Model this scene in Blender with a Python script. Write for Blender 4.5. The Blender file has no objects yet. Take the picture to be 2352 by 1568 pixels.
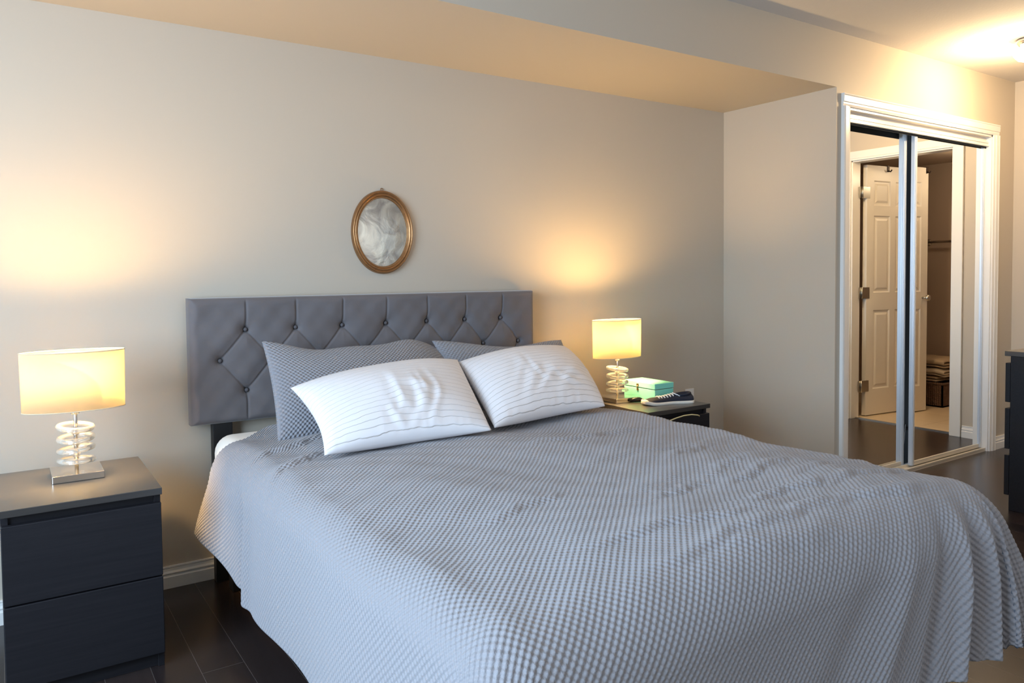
import bpy, bmesh, math, random
import numpy as np
from mathutils import Vector, Matrix
random.seed(4); rng = np.random.RandomState(4)
S = bpy.context.scene
COL = S.collection

# ------------------------------------------------------------------ camera
cam = bpy.data.cameras.new('camera'); camo = bpy.data.objects.new('camera', cam); COL.objects.link(camo)
R_ = Vector((0.8311144665400501, -0.5560185074580509, -0.009600149580575012))
U_ = Vector((0.02946624360160199, 0.026792792029228227, 0.9992066286726132))
F_ = Vector((0.5553201635055754, 0.8307379644986739, -0.038651653842248605))
M = Matrix.Identity(4)
for i in range(3):
    M[i][0] = R_[i]; M[i][1] = U_[i]; M[i][2] = -F_[i]
M[0][3], M[1][3], M[2][3] = 0.0, -3.0996, 1.17783
camo.matrix_world = M
cam.sensor_fit = 'HORIZONTAL'; cam.sensor_width = 36.0
cam.lens = 1746.19 / 2352 * 36
cam.shift_y = -(784 - 696.84) / 2352
cam.clip_start = 0.02; cam.clip_end = 60
S.camera = camo

# ------------------------------------------------------------------ light and exposure
S.view_settings.view_transform = 'Standard'; S.view_settings.look = 'None'
S.view_settings.gamma = 1; S.view_settings.use_curve_mapping = False
S.view_settings.exposure = 0.40
W = bpy.data.worlds.new('daylight_sky'); S.world = W; W.use_nodes = True
W.node_tree.nodes['Background'].inputs[0].default_value = (0.62, 0.78, 1.0, 1)
W.node_tree.nodes['Background'].inputs[1].default_value = 0.7

def area(name, loc, target, sx, sy, energy, col):
    l = bpy.data.lights.new(name, 'AREA'); l.shape = 'RECTANGLE'; l.size = sx; l.size_y = sy
    l.energy = energy; l.color = col
    o = bpy.data.objects.new(name, l); COL.objects.link(o); o.location = loc
    o.rotation_euler = (Vector(target) - Vector(loc)).to_track_quat('-Z', 'Y').to_euler()
    return o
# daylight entering the window in the left wall; the lamp behind the camera is added fill
area('window_daylight', (-1.62, -2.05, 1.45), (1.5, -1.6, 0.6), 2.0, 1.5, 118, (0.55, 0.76, 1.0))
area('rear_fill', (1.9, -4.55, 1.35), (2.4, 0, 1.1), 2.4, 1.6, 7, (1.0, 0.90, 0.78))

def point(name, loc, e, col, r=0.03):
    l = bpy.data.lights.new(name, 'POINT'); l.energy = e; l.color = col; l.shadow_soft_size = r
    o = bpy.data.objects.new(name, l); COL.objects.link(o); o.location = loc
    return o
WARM = (1.0, 0.64, 0.26)
LAMP_L = (0.177, -0.335); LAMP_R = (2.503, -0.283)
point('bedside_bulb_light', (LAMP_L[0], LAMP_L[1], 0.876), 29.0, WARM, 0.035)
point('bedside_bulb_light', (LAMP_R[0], LAMP_R[1], 0.876), 29.0, WARM, 0.035)
point('ceiling_bulb_light', (4.60, -1.22, 2.21), 30.0, (1.0, 0.72, 0.40), 0.05)
point('bathroom_fill', (6.4, -1.2, 2.0), 5.0, (1.0, 0.78, 0.52), 0.05)  # fill lamp added to brighten the bathroom walls, no fixture modelled

# ------------------------------------------------------------------ materials
def mat(name, col, rough=0.6, metal=0.0, spec=0.5, nodes=None, **kw):
    m = bpy.data.materials.new(name); m.use_nodes = True
    nt = m.node_tree; b = nt.nodes['Principled BSDF']
    b.inputs['Base Color'].default_value = (*col, 1); b.inputs['Roughness'].default_value = rough
    b.inputs['Metallic'].default_value = metal; b.inputs['Specular IOR Level'].default_value = spec
    for k, v in kw.items(): b.inputs[k].default_value = v
    if nodes: nodes(nt, b)
    return m
def srgb(r, g, b):
    f = lambda c: (c/255/12.92) if c/255 <= 0.04045 else ((c/255+0.055)/1.055)**2.4
    return (f(r), f(g), f(b))
def N(nt, t, **kw):
    n = nt.nodes.new(t)
    for k, v in kw.items(): setattr(n, k, v)
    return n
def bump(nt, b, hsock, strength, dist):
    bp = N(nt, 'ShaderNodeBump'); bp.inputs['Strength'].default_value = strength; bp.inputs['Distance'].default_value = dist
    nt.links.new(hsock, bp.inputs['Height']); nt.links.new(bp.outputs[0], b.inputs['Normal'])
def noise_bump(scale, strength, dist=0.002, detail=3, colvar=0.0, stretch=None):
    def f(nt, b):
        tc = N(nt, 'ShaderNodeTexCoord'); mp = N(nt, 'ShaderNodeMapping')
        nt.links.new(tc.outputs['Object'], mp.inputs[0])
        if stretch: mp.inputs['Scale'].default_value = stretch
        n = N(nt, 'ShaderNodeTexNoise'); n.inputs['Scale'].default_value = scale; n.inputs['Detail'].default_value = detail
        nt.links.new(mp.outputs[0], n.inputs['Vector'])
        bump(nt, b, n.outputs['Fac'], strength, dist)
        if colvar:
            c = b.inputs['Base Color'].default_value[:]
            mx = N(nt, 'ShaderNodeMix', data_type='RGBA')
            mx.inputs['A'].default_value = (*[v*(1-colvar) for v in c[:3]], 1)
            mx.inputs['B'].default_value = (*[min(1, v*(1+colvar)) for v in c[:3]], 1)
            nt.links.new(n.outputs['Fac'], mx.inputs['Factor']); nt.links.new(mx.outputs['Result'], b.inputs['Base Color'])
    return f

M_wall = mat('greige wall paint', srgb(196, 184, 167), 0.55, spec=0.35, nodes=noise_bump(180, 0.05, 0.001))
M_ceil = mat('textured ceiling paint', srgb(214, 208, 202), 0.9, spec=0.2, nodes=noise_bump(90, 0.35, 0.004, 6))
M_trim = mat('white gloss trim paint', srgb(236, 232, 226), 0.3, spec=0.5)
M_doorp = mat('white door paint', srgb(240, 232, 218), 0.4)
M_bath = mat('taupe bathroom paint', srgb(186, 166, 148), 0.6)
M_mirror = mat('closet mirror glass', (0.93, 0.94, 0.93), 0.0, 1.0)
M_alu = mat('pale anodised metal', srgb(222, 228, 236), 0.32, 0.35)
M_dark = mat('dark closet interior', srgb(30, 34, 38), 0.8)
M_brass = mat('satin nickel', srgb(200, 196, 186), 0.3, 1.0)
M_towel = mat('beige terry towel', srgb(190, 168, 140), 0.95, nodes=noise_bump(300, 0.6, 0.004))
M_towelw = mat('cream terry towel', srgb(206, 190, 168), 0.95, nodes=noise_bump(300, 0.6, 0.004))

def wood_nodes(axis_scale, c1, c2):
    def f(nt, b):
        tc = N(nt, 'ShaderNodeTexCoord'); mp = N(nt, 'ShaderNodeMapping'); mp.inputs['Scale'].default_value = axis_scale
        nt.links.new(tc.outputs['Object'], mp.inputs[0])
        n = N(nt, 'ShaderNodeTexNoise'); n.inputs['Scale'].default_value = 1.0; n.inputs['Detail'].default_value = 8
        nt.links.new(mp.outputs[0], n.inputs['Vector'])
        mx = N(nt, 'ShaderNodeMix', data_type='RGBA'); mx.inputs['A'].default_value = (*c1, 1); mx.inputs['B'].default_value = (*c2, 1)
        nt.links.new(n.outputs['Fac'], mx.inputs['Factor']); nt.links.new(mx.outputs['Result'], b.inputs['Base Color'])
        bump(nt, b, n.outputs['Fac'], 0.12, 0.001)
    return f
M_esp = mat('black brown wood veneer', srgb(34, 32, 36), 0.45, spec=0.3, nodes=wood_nodes((5, 160, 160), srgb(22, 21, 25), srgb(38, 36, 39)))
M_esptop = mat('black brown wood veneer top', srgb(34, 32, 34), 0.36, spec=1.0, **{'Coat Weight': 0.6, 'Coat Roughness': 0.3, 'Coat IOR': 1.7}, nodes=wood_nodes((5, 160, 160), srgb(30, 28, 28), srgb(52, 48, 45)))
M_bedframe = mat('black bed frame', srgb(20, 19, 21), 0.5)

def floor_nodes(nt, b):
    tc = N(nt, 'ShaderNodeTexCoord')
    mp = N(nt, 'ShaderNodeMapping'); mp.inputs['Rotation'].default_value = (0, 0, math.pi/2); mp.inputs['Location'].default_value = (0.03, 0.519, 0)
    nt.links.new(tc.outputs['Object'], mp.inputs[0])
    br = N(nt, 'ShaderNodeTexBrick'); br.offset = 0.37; br.offset_frequency = 2
    br.inputs['Scale'].default_value = 1; br.inputs['Brick Width'].default_value = 1.22; br.inputs['Row Height'].default_value = 0.122
    br.inputs['Mortar Size'].default_value = 0.0011; br.inputs['Mortar Smooth'].default_value = 0.3
    br.inputs['Color1'].default_value = (*srgb(44, 36, 36), 1); br.inputs['Color2'].default_value = (*srgb(64, 52, 48), 1)
    br.inputs['Mortar'].default_value = (*srgb(96, 86, 82), 1)
    nt.links.new(mp.outputs[0], br.inputs['Vector'])
    mp2 = N(nt, 'ShaderNodeMapping'); mp2.inputs['Scale'].default_value = (60, 3, 1); nt.links.new(tc.outputs['Object'], mp2.inputs[0])
    n = N(nt, 'ShaderNodeTexNoise'); n.inputs['Scale'].default_value = 1; n.inputs['Detail'].default_value = 8
    nt.links.new(mp2.outputs[0], n.inputs['Vector'])
    mx = N(nt, 'ShaderNodeMix', data_type='RGBA', blend_type='MULTIPLY'); mx.inputs['Factor'].default_value = 0.6
    cr = N(nt, 'ShaderNodeValToRGB'); cr.color_ramp.elements[0].position = 0.25; cr.color_ramp.elements[0].color = (0.5, 0.5, 0.5, 1)
    nt.links.new(n.outputs['Fac'], cr.inputs[0]); nt.links.new(br.outputs['Color'], mx.inputs['A']); nt.links.new(cr.outputs[0], mx.inputs['B'])
    nt.links.new(mx.outputs['Result'], b.inputs['Base Color'])
    bump(nt, b, br.outputs['Fac'], -0.3, 0.001)
M_floor = mat('dark laminate planks', (0.03, 0.025, 0.022), 0.26, spec=0.5, nodes=floor_nodes)
def tile_nodes(nt, b):
    tc = N(nt, 'ShaderNodeTexCoord'); br = N(nt, 'ShaderNodeTexBrick'); br.offset = 0.0
    br.inputs['Scale'].default_value = 1; br.inputs['Brick Width'].default_value = 0.33; br.inputs['Row Height'].default_value = 0.33
    br.inputs['Mortar Size'].default_value = 0.003
    br.inputs['Color1'].default_value = (*srgb(226, 206, 176), 1); br.inputs['Color2'].default_value = (*srgb(220, 200, 170), 1)
    br.inputs['Mortar'].default_value = (*srgb(196, 172, 140), 1)
    nt.links.new(tc.outputs['Object'], br.inputs['Vector']); nt.links.new(br.outputs['Color'], b.inputs['Base Color'])
M_tile = mat('cream floor tile', srgb(224, 204, 174), 0.35, nodes=tile_nodes)

# knitted waffle: nubs on a diagonal lattice of the cloth's own coordinates
def waffle_nodes(pitch, strength, dist):
    def f(nt, b):
        uv = N(nt, 'ShaderNodeUVMap'); uv.uv_map = 'UVMap'
        sp = N(nt, 'ShaderNodeSeparateXYZ'); nt.links.new(uv.outputs[0], sp.inputs[0])
        def wave(sock):
            m1 = N(nt, 'ShaderNodeMath', operation='MULTIPLY'); m1.inputs[1].default_value = 2*math.pi/pitch
            nt.links.new(sock, m1.inputs[0]); m2 = N(nt, 'ShaderNodeMath', operation='COSINE'); nt.links.new(m1.outputs[0], m2.inputs[0])
            return m2.outputs[0]
        m = N(nt, 'ShaderNodeMath', operation='MULTIPLY'); nt.links.new(wave(sp.outputs[0]), m.inputs[0]); nt.links.new(wave(sp.outputs[1]), m.inputs[1])
        mr = N(nt, 'ShaderNodeMapRange'); mr.inputs['From Min'].default_value = -1; nt.links.new(m.outputs[0], mr.inputs['Value'])
        n = N(nt, 'ShaderNodeTexNoise'); n.inputs['Scale'].default_value = 260; n.inputs['Detail'].default_value = 3
        nt.links.new(uv.outputs[0], n.inputs['Vector'])
        a = N(nt, 'ShaderNodeMath', operation='MULTIPLY_ADD'); a.inputs[1].default_value = 0.35
        nt.links.new(n.outputs['Fac'], a.inputs[0]); nt.links.new(mr.outputs[0], a.inputs[2])
        bump(nt, b, a.outputs[0], strength, dist)
        n2 = N(nt, 'ShaderNodeTexNoise'); n2.inputs['Scale'].default_value = 900; nt.links.new(uv.outputs[0], n2.inputs['Vector'])
        mx = N(nt, 'ShaderNodeMix', data_type='RGBA')
        c = b.inputs['Base Color'].default_value[:]
        mx.inputs['A'].default_value = (*[v*0.82 for v in c[:3]], 1); mx.inputs['B'].default_value = (*[v*1.18 for v in c[:3]], 1)
        nt.links.new(n2.outputs['Fac'], mx.inputs['Factor']); nt.links.new(mx.outputs['Result'], b.inputs['Base Color'])
    return f
C_DUV = srgb(153, 150, 153)
M_duvet = mat('grey waffle knit cotton', C_DUV, 0.92, spec=0.2, nodes=waffle_nodes(0.0175, 0.8, 0.005), **{'Sheen Weight': 0.25, 'Sheen Roughness': 0.5})
M_lining = mat('smooth slate lining', srgb(104, 112, 126), 0.8)
M_sham = mat('grey waffle knit sham', srgb(146, 145, 150), 0.92, spec=0.2, nodes=waffle_nodes(0.0165, 1.0, 0.0055), **{'Sheen Weight': 0.2})
M_shamedge = mat('smooth mauve grey sham back', srgb(150, 142, 146), 0.9)

def pintuck_nodes(nt, b):
    uv = N(nt, 'ShaderNodeUVMap'); uv.uv_map = 'UVMap'
    n = N(nt, 'ShaderNodeTexNoise'); n.inputs['Scale'].default_value = 9; n.inputs['Detail'].default_value = 2; nt.links.new(uv.outputs[0], n.inputs['Vector'])
    sp = N(nt, 'ShaderNodeSeparateXYZ'); nt.links.new(uv.outputs[0], sp.inputs[0])
    a = N(nt, 'ShaderNodeMath', operation='MULTIPLY_ADD'); a.inputs[1].default_value = 0.024; nt.links.new(n.outputs['Fac'], a.inputs[0]); nt.links.new(sp.outputs[1], a.inputs[2])
    n3 = N(nt, 'ShaderNodeTexNoise'); n3.inputs['Scale'].default_value = 60; nt.links.new(uv.outputs[0], n3.inputs['Vector'])
    a2 = N(nt, 'ShaderNodeMath', operation='MULTIPLY_ADD'); a2.inputs[1].default_value = 0.003; nt.links.new(n3.outputs['Fac'], a2.inputs[0]); nt.links.new(a.outputs[0], a2.inputs[2])
    d = N(nt, 'ShaderNodeMath', operation='DIVIDE'); d.inputs[1].default_value = 0.0255; nt.links.new(a2.outputs[0], d.inputs[0])
    fr = N(nt, 'ShaderNodeMath', operation='FRACT'); nt.links.new(d.outputs[0], fr.inputs[0])
    cr = N(nt, 'ShaderNodeValToRGB'); e = cr.color_ramp.elements
    e[0].position = 0.0; e[0].color = (0, 0, 0, 1); e[1].position = 0.10; e[1].color = (1, 1, 1, 1)
    x = cr.color_ramp.elements.new(1.0); x.color = (0.72, 0.72, 0.72, 1)
    nt.links.new(fr.outputs[0], cr.inputs[0])
    bump(nt, b, cr.outputs[0], 0.8, 0.003)
    cr2 = N(nt, 'ShaderNodeValToRGB'); e = cr2.color_ramp.elements
    e[0].position = 0.0; e[0].color = (*srgb(198, 190, 182), 1); e[1].position = 0.07; e[1].color = b.inputs['Base Color'].default_value[:]
    nt.links.new(fr.outputs[0], cr2.inputs[0]); nt.links.new(cr2.outputs[0], b.inputs['Base Color'])
M_white = mat('white pintucked cotton', srgb(236, 234, 236), 0.85, spec=0.2, nodes=pintuck_nodes)
M_sheet = mat('cream fitted sheet cotton', srgb(240, 234, 224), 0.9, spec=0.2, nodes=noise_bump(14, 0.3, 0.006))
M_velvet = mat('charcoal grey velvet', srgb(108, 103, 104), 0.85, spec=0.25, nodes=noise_bump(7, 0.15, 0.004, 4, 0.10), **{'Sheen Weight': 0.55, 'Sheen Roughness': 0.35})
M_button = mat('dark velvet button', srgb(92, 88, 90), 0.8)
M_gold = mat('antique gilt wood', srgb(160, 118, 78), 0.34, 0.8, nodes=noise_bump(60, 0.25, 0.002, 3, 0.25))
M_chrome = mat('brushed chrome', srgb(214, 210, 204), 0.22, 1.0)
M_glass = mat('clear blown glass', (1.0, 0.97, 0.90), 0.05, spec=0.5, **{'Transmission Weight': 0.86, 'IOR': 1.45})
M_teal = mat('mint green lacquer', srgb(128, 212, 196), 0.35)
M_tealin = mat('brown box lining', srgb(110, 84, 66), 0.7)
M_navy = mat('navy canvas', srgb(26, 32, 48), 0.85, nodes=noise_bump(500, 0.4, 0.001))
M_rubber = mat('off white rubber', srgb(228, 222, 210), 0.55)
M_lace = mat('white lace', srgb(238, 238, 236), 0.8)
M_black = mat('black plastic', srgb(18, 18, 20), 0.3)
M_plate = mat('white plastic', srgb(232, 228, 222), 0.4)
M_cord = mat('cream cable', srgb(226, 212, 160), 0.5)

def shade_mat():
    m = bpy.data.materials.new('cream lampshade fabric'); m.use_nodes = True; nt = m.node_tree
    for n in list(nt.nodes): nt.nodes.remove(n)
    o = N(nt, 'ShaderNodeOutputMaterial'); mx = N(nt, 'ShaderNodeMixShader'); mx.inputs[0].default_value = 0.62
    d = N(nt, 'ShaderNodeBsdfDiffuse'); d.inputs[0].default_value = (0.88, 0.82, 0.66, 1)
    t = N(nt, 'ShaderNodeBsdfTranslucent'); t.inputs[0].default_value = (0.94, 0.84, 0.62, 1)
    nt.links.new(d.outputs[0], mx.inputs[1]); nt.links.new(t.outputs[0], mx.inputs[2]); nt.links.new(mx.outputs[0], o.inputs[0])
    return m
M_shade = shade_mat()
def emis(name, col, s):
    m = bpy.data.materials.new(name); m.use_nodes = True; nt = m.node_tree; b = nt.nodes['Principled BSDF']
    b.inputs['Base Color'].default_value = (*col, 1); b.inputs['Emission Color'].default_value = (*col, 1); b.inputs['Emission Strength'].default_value = s
    return m
M_bulb = emis('lit bulb', (1.0, 0.8, 0.5), 8)
M_bulbc = emis('lit frosted glass', (1.0, 0.86, 0.6), 6)

# ------------------------------------------------------------------ mesh helpers
class MB:
    def __init__(s): s.bm = bmesh.new()
    def box(s, x0, x1, y0, y1, z0, z1, mi=0, rot=None):
        vs = [s.bm.verts.new((x, y, z)) for x in (x0, x1) for y in (y0, y1) for z in (z0, z1)]
        if rot:
            for v in vs: v.co = rot @ v.co
        for f in ((0,1,3,2),(4,6,7,5),(0,4,5,1),(2,3,7,6),(0,2,6,4),(1,5,7,3)):
            fc = s.bm.faces.new([vs[i] for i in f]); fc.material_index = mi
        return s
    def quad(s, pts, mi=0):
        f = s.bm.faces.new([s.bm.verts.new(p) for p in pts]); f.material_index = mi; return s
    def tube(s, pts, r, n=10, closed=False, mi=0, caps=True, ry=None):
        pts = [Vector(p) for p in pts]; rings = []; L = len(pts); up = None
        for i, p in enumerate(pts):
            a = pts[(i-1) % L] if (closed or i > 0) else p; b = pts[(i+1) % L] if (closed or i < L-1) else p
            t = (b-a).normalized()
            if up is None: up = t.orthogonal().normalized()
            up = (up - t*up.dot(t)).normalized(); w = t.cross(up)
            rr = r[i] if isinstance(r, (list, tuple)) else r
            rings.append([s.bm.verts.new(p + up*math.cos(2*math.pi*k/n)*rr + w*math.sin(2*math.pi*k/n)*(ry or rr)) for k in range(n)])
        for i in range(L if closed else L-1):
            A, B = rings[i], rings[(i+1) % L]
            for k in range(n):
                f = s.bm.faces.new((A[k], A[(k+1) % n], B[(k+1) % n], B[k])); f.smooth = True; f.material_index = mi
        if caps and not closed:
            s.bm.faces.new(rings[0][::-1]).material_index = mi; s.bm.faces.new(rings[-1]).material_index = mi
        return s
    def lathe(s, prof, c=(0, 0, 0), n=32, sx=1, sy=1, mi=0, cap=True, axis='Z'):
        rings = []
        for r, z in prof:
            rg = []
            for k in range(n):
                a = 2*math.pi*k/n; x, y = r*math.cos(a)*sx, r*math.sin(a)*sy
                p = (x, y, z) if axis == 'Z' else ((x, -z, y) if axis == 'Y' else (z, x, y))
                rg.append(s.bm.verts.new(Vector(c) + Vector(p)))
            rings.append(rg)
        for A, B in zip(rings, rings[1:]):
            for k in range(n):
                f = s.bm.faces.new((A[k], A[(k+1) % n], B[(k+1) % n], B[k])); f.smooth = True; f.material_index = mi
        if cap:
            s.bm.faces.new(rings[0][::-1]); s.bm.faces.new(rings[-1])
        return s
    def prism(s, poly, axis, a, b, mi=0):
        # extrude 2d polygon along an axis from a to b
        def P(u, v, w): return {'X': (w, u, v), 'Y': (u, w, v), 'Z': (u, v, w)}[axis]
        A = [s.bm.verts.new(P(u, v, a)) for u, v in poly]; B = [s.bm.verts.new(P(u, v, b)) for u, v in poly]
        n = len(poly)
        s.bm.faces.new(A[::-1]).material_index = mi; s.bm.faces.new(B).material_index = mi
        for k in range(n): s.bm.faces.new((A[k], A[(k+1) % n], B[(k+1) % n], B[k])).material_index = mi
        return s
    def build(s, name, mats, parent=None, bevel=0, seg=2, smooth=False, loc=None):
        bmesh.ops.recalc_face_normals(s.bm, faces=s.bm.faces)
        me = bpy.data.meshes.new(name)
        if loc is None and parent is None:
            pass
        off = Vector((0, 0, 0))
        if parent is not None and parent.type == 'EMPTY' or (parent is not None):
            p = parent
            while p: off += p.location; p = p.parent
        elif loc: off = Vector(loc)
        for v in s.bm.verts: v.co -= off
        if smooth:
            for f in s.bm.faces: f.smooth = True
        s.bm.to_mesh(me); s.bm.free()
        for m in (mats if isinstance(mats, (list, tuple)) else [mats]): me.materials.append(m)
        o = bpy.data.objects.new(name, me); COL.objects.link(o)
        if parent is not None: o.parent = parent
        elif loc: o.location = loc
        if bevel:
            b = o.modifiers.new('bevel', 'BEVEL'); b.width = bevel; b.segments = seg; b.limit_method = 'ANGLE'; b.angle_limit = 0.7
            b.harden_normals = False
        return o

def tag(o, label, cat, group=None):
    o['label'] = label; o['category'] = cat
    if group: o['group'] = group
    return o
def thing(name, label, cat, loc, group=None):
    o = bpy.data.objects.new(name, None); COL.objects.link(o); o.location = loc; o.empty_display_size = 0.1
    return tag(o, label, cat, group)
def struct(o): o['kind'] = 'structure'; return o
def grid_obj(name, P, UV, mats, parent=None, flip=False):
    """P: (n,m,3) array of points -> quad grid with UV in metres"""
    n, m = P.shape[:2]
    me = bpy.data.meshes.new(name)
    off = Vector((0, 0, 0)); p = parent
    while p: off += p.location; p = p.parent
    V = (P - np.array(off)).reshape(-1, 3)
    i, j = np.meshgrid(np.arange(n-1), np.arange(m-1), indexing='ij')
    a = (i*m+j).ravel(); F = np.stack([a, a+m, a+m+1, a+1], 1)
    if flip: F = F[:, ::-1].copy()
    me.vertices.add(len(V)); me.vertices.foreach_set('co', V.ravel())
    me.loops.add(F.size); me.loops.foreach_set('vertex_index', F.ravel().astype(np.int32))
    me.polygons.add(len(F)); me.polygons.foreach_set('loop_start', (np.arange(len(F))*4).astype(np.int32))
    me.polygons.foreach_set('loop_total', np.full(len(F), 4, np.int32))
    me.polygons.foreach_set('use_smooth', np.ones(len(F), bool))
    me.update(calc_edges=True)
    if UV is not None:
        uv = me.uv_layers.new(name='UVMap'); uv.data.foreach_set('uv', UV.reshape(-1, 2)[F.ravel()].ravel())
    for mm in (mats if isinstance(mats, (list, tuple)) else [mats]): me.materials.append(mm)
    o = bpy.data.objects.new(name, me); COL.objects.link(o)
    if parent is not None: o.parent = parent
    return o
def smooth01(x): x = np.clip(x, 0, 1); return x*x*(3-2*x)
def G(x, s): return np.exp(-(x/s)**2)

# ------------------------------------------------------------------ room
XS, YS, ZS, ZC, XE = 3.607, -0.740, 2.128, 2.409, 5.587   # niche corner, closet wall plane, soffit, ceiling, right wall
XL, YN = -1.55, -4.45
struct(MB().box(XL-0.1, XE+0.06, YN-0.1, 0.1, -0.08, 0.0).build('floor', M_floor))
struct(MB().box(XL-0.1, XS+0.10, 0.0, 0.12, 0, ZS).build('wall_back', M_wall))
struct(MB().box(XS, XS+0.10, YS+.12, 0.0, 0, ZS).build('wall_niche_side', M_wall))
b = MB().box(XL-0.1, XS, YS, 0.12, ZS, ZC+0.1)                          # dropped bulkhead over the bed
struct(b.build('ceiling_bulkhead', M_wall))
struct(MB().box(XL-0.1, XE+0.1, YN-0.1, YS, ZC, ZC+0.1).build('ceiling', M_ceil))
# closet wall with its opening  x 3.70..5.29  z 0..2.04
OX0, OX1, OZ = 3.715, 5.285, 2.035
b = MB().box(XS, OX0, YS, YS+0.12, 0, ZC).box(OX1, XE+0.1, YS, YS+0.12, 0, ZC).box(OX0, OX1, YS, YS+0.12, OZ, ZC)
# the strip above the niche side wall is the same plaster
struct(b.build('wall_closet', M_wall))
# closet interior
b = MB().box(OX0-0.1, XE+0.1, -0.02, 0.02, 0, ZC).box(XS+0.1, OX0-0.02, YS+0.12, 0, 0, ZC).box(OX0-0.1, OX1+0.2, YS+0.12, 0, 2.12, 2.14).box(OX0-0.1, OX1+0.2, YS+0.12, 0, -0.02, 0.004)
struct(b.build('wall_closet_interior', M_dark))
# right wall, doorway  y -1.735..-1.035
DY0, DY1, DZ = -1.735, -1.035, 2.045
b = MB().box(XE, XE+0.1, DY1, YS, 0, ZC).box(XE, XE+0.1, YN-0.1, DY0, 0, ZC).box(XE, XE+0.1, DY0, DY1, DZ, ZC)
struct(b.build('wall_right', M_wall))
# left wall with window
WY0, WY1, WZ0, WZ1 = -3.07, -1.03, 0.65, 2.22
b = MB().box(XL-0.1, XL, WY1, 0.0, 0, ZC).box(XL-0.1, XL, YN, WY0, 0, ZC).box(XL-0.1, XL, WY0, WY1, 0, WZ0).box(XL-0.1, XL, WY0, WY1, WZ1, ZC)
struct(b.build('wall_left', M_wall))
b = MB()
for (y0, y1, z0, z1) in ((WY0, WY0+.05, WZ0, WZ1), (WY1-.05, WY1, WZ0, WZ1), (WY0, WY1, WZ0, WZ0+.05), (WY0, WY1, WZ1-.05, WZ1), (-2.07, -2.03, WZ0, WZ1)):
    b.box(XL-0.08, XL-0.03, y0, y1, z0, z1)
struct(b.build('window_1', M_trim))
# near wall, out of view, with an added window for the rear fill
b = MB().box(XL-0.1, 0.7, YN-0.1, YN, 0, ZC).box(4.4, XE+0.1, YN-0.1, YN, 0, ZC).box(0.7, 4.4, YN-0.1, YN, 0, 0.5).box(0.7, 4.4, YN-0.1, YN, 2.2, ZC)
struct(b.build('wall_near', M_wall))
b = MB()
for (x0, x1, z0, z1) in ((0.7, .75, .5, 2.2), (4.35, 4.4, .5, 2.2), (0.7, 4.4, .5, .55), (0.7, 4.4, 2.15, 2.2), (2.53, 2.57, .5, 2.2)):
    b.box(x0, x1, YN-0.08, YN-0.03, z0, z1)
struct(b.build('added_rear_window', M_trim))

# baseboards: stepped colonial profile
def bb_prof(sign=-1, h=0.083):
    return [(0, 0), (sign*.014, 0), (sign*.014, h*.52), (sign*.011, h*.56), (sign*.009, h*.62), (sign*.0125, h*.66), (sign*.0125, h*.70), (sign*.008, h*.78), (sign*.006, h*.90), (sign*.008, h*.94), (sign*.007, h), (0, h)]
struct(MB().prism(bb_prof(), 'X', XL, XS).build('baseboard_back', M_trim))
struct(MB().prism([(YS+u, v) for u, v in bb_prof()], 'X', 5.35, XE).build('baseboard_closet', M_trim))
struct(MB().prism([(XE+u, v) for u, v in bb_prof()], 'Y', YS, DY1+0.075).build('baseboard_right', M_trim))
struct(MB().prism([(XS+u, v) for u, v in bb_prof()], 'Y', YS, 0).build('baseboard_niche', M_trim))

# closet casing (trim) : stepped profile around opening
CW = 0.066
b = MB()
y = YS
def cas_v(x_in, x_out, z1):
    s = 1 if x_out > x_in else -1; w = abs(x_out-x_in)
    prof = [(0, 0), (0, .010), (.012, .013), (.020, .013), (.024, .017), (w*.80, .019), (w*.84, .016), (w*.90, .020), (w, .018), (w, 0)]
    return [(x_in+s*u, y-v) for u, v in prof]
b.prism(cas_v(OX0, OX0-CW, 0), 'Z', 0, OZ)
b.prism(cas_v(OX1, OX1+CW, 0), 'Z', 0, OZ)
prof = [(0, 0), (0, .010), (.012, .013), (.020, .013), (.024, .017), (CW*.80, .019), (CW*.84, .016), (CW*.90, .020), (CW, .018), (CW, 0)]
b.prism([(y-v, OZ+u) for u, v in prof], 'X', OX0-CW, OX1+CW)
struct(b.build('trim_1', M_trim))
b = MB().box(OX0-.005, OX0+.012, YS-.002, YS+.12, 0, OZ).box(OX1-.012, OX1+.005, YS-.002, YS+.12, 0, OZ).box(OX0, OX1, YS-.002, YS+.12, OZ-.012, OZ+.005)
struct(b.build('trim_2', M_trim))
JX0, JX1 = OX0+.012, OX1-.012
# top fascia and floor track
b = MB().box(JX0, JX1, YS+.018, YS+.030, 1.965, 2.000).box(JX0, JX1, YS+.031, YS+.034, 1.99, OZ-.012).box(JX0, JX1, YS+.012, YS+.018, 1.965, 1.972).box(JX0, JX1, YS+.014, YS+.018, 1.985, 1.992)
struct(b.build('trim_3', M_trim))
struct(MB().box(JX0, JX1, YS+.030, YS+.033, 1.955, 1.99).build('trim_4', M_dark))
b = MB().box(JX0, JX1, YS+.008, YS+.11, 0.0, .012).box(JX0, JX1, YS+.008, YS+.014, .010, .022).box(JX0, JX1, YS+.055, YS+.06, .010, .030).box(JX0, JX1, YS+.026, YS+.032, .010, .018)
M_track = mat('champagne metal track', srgb(228, 222, 210), 0.35, 0.3)
struct(b.build('trim_5', M_track))

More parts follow.
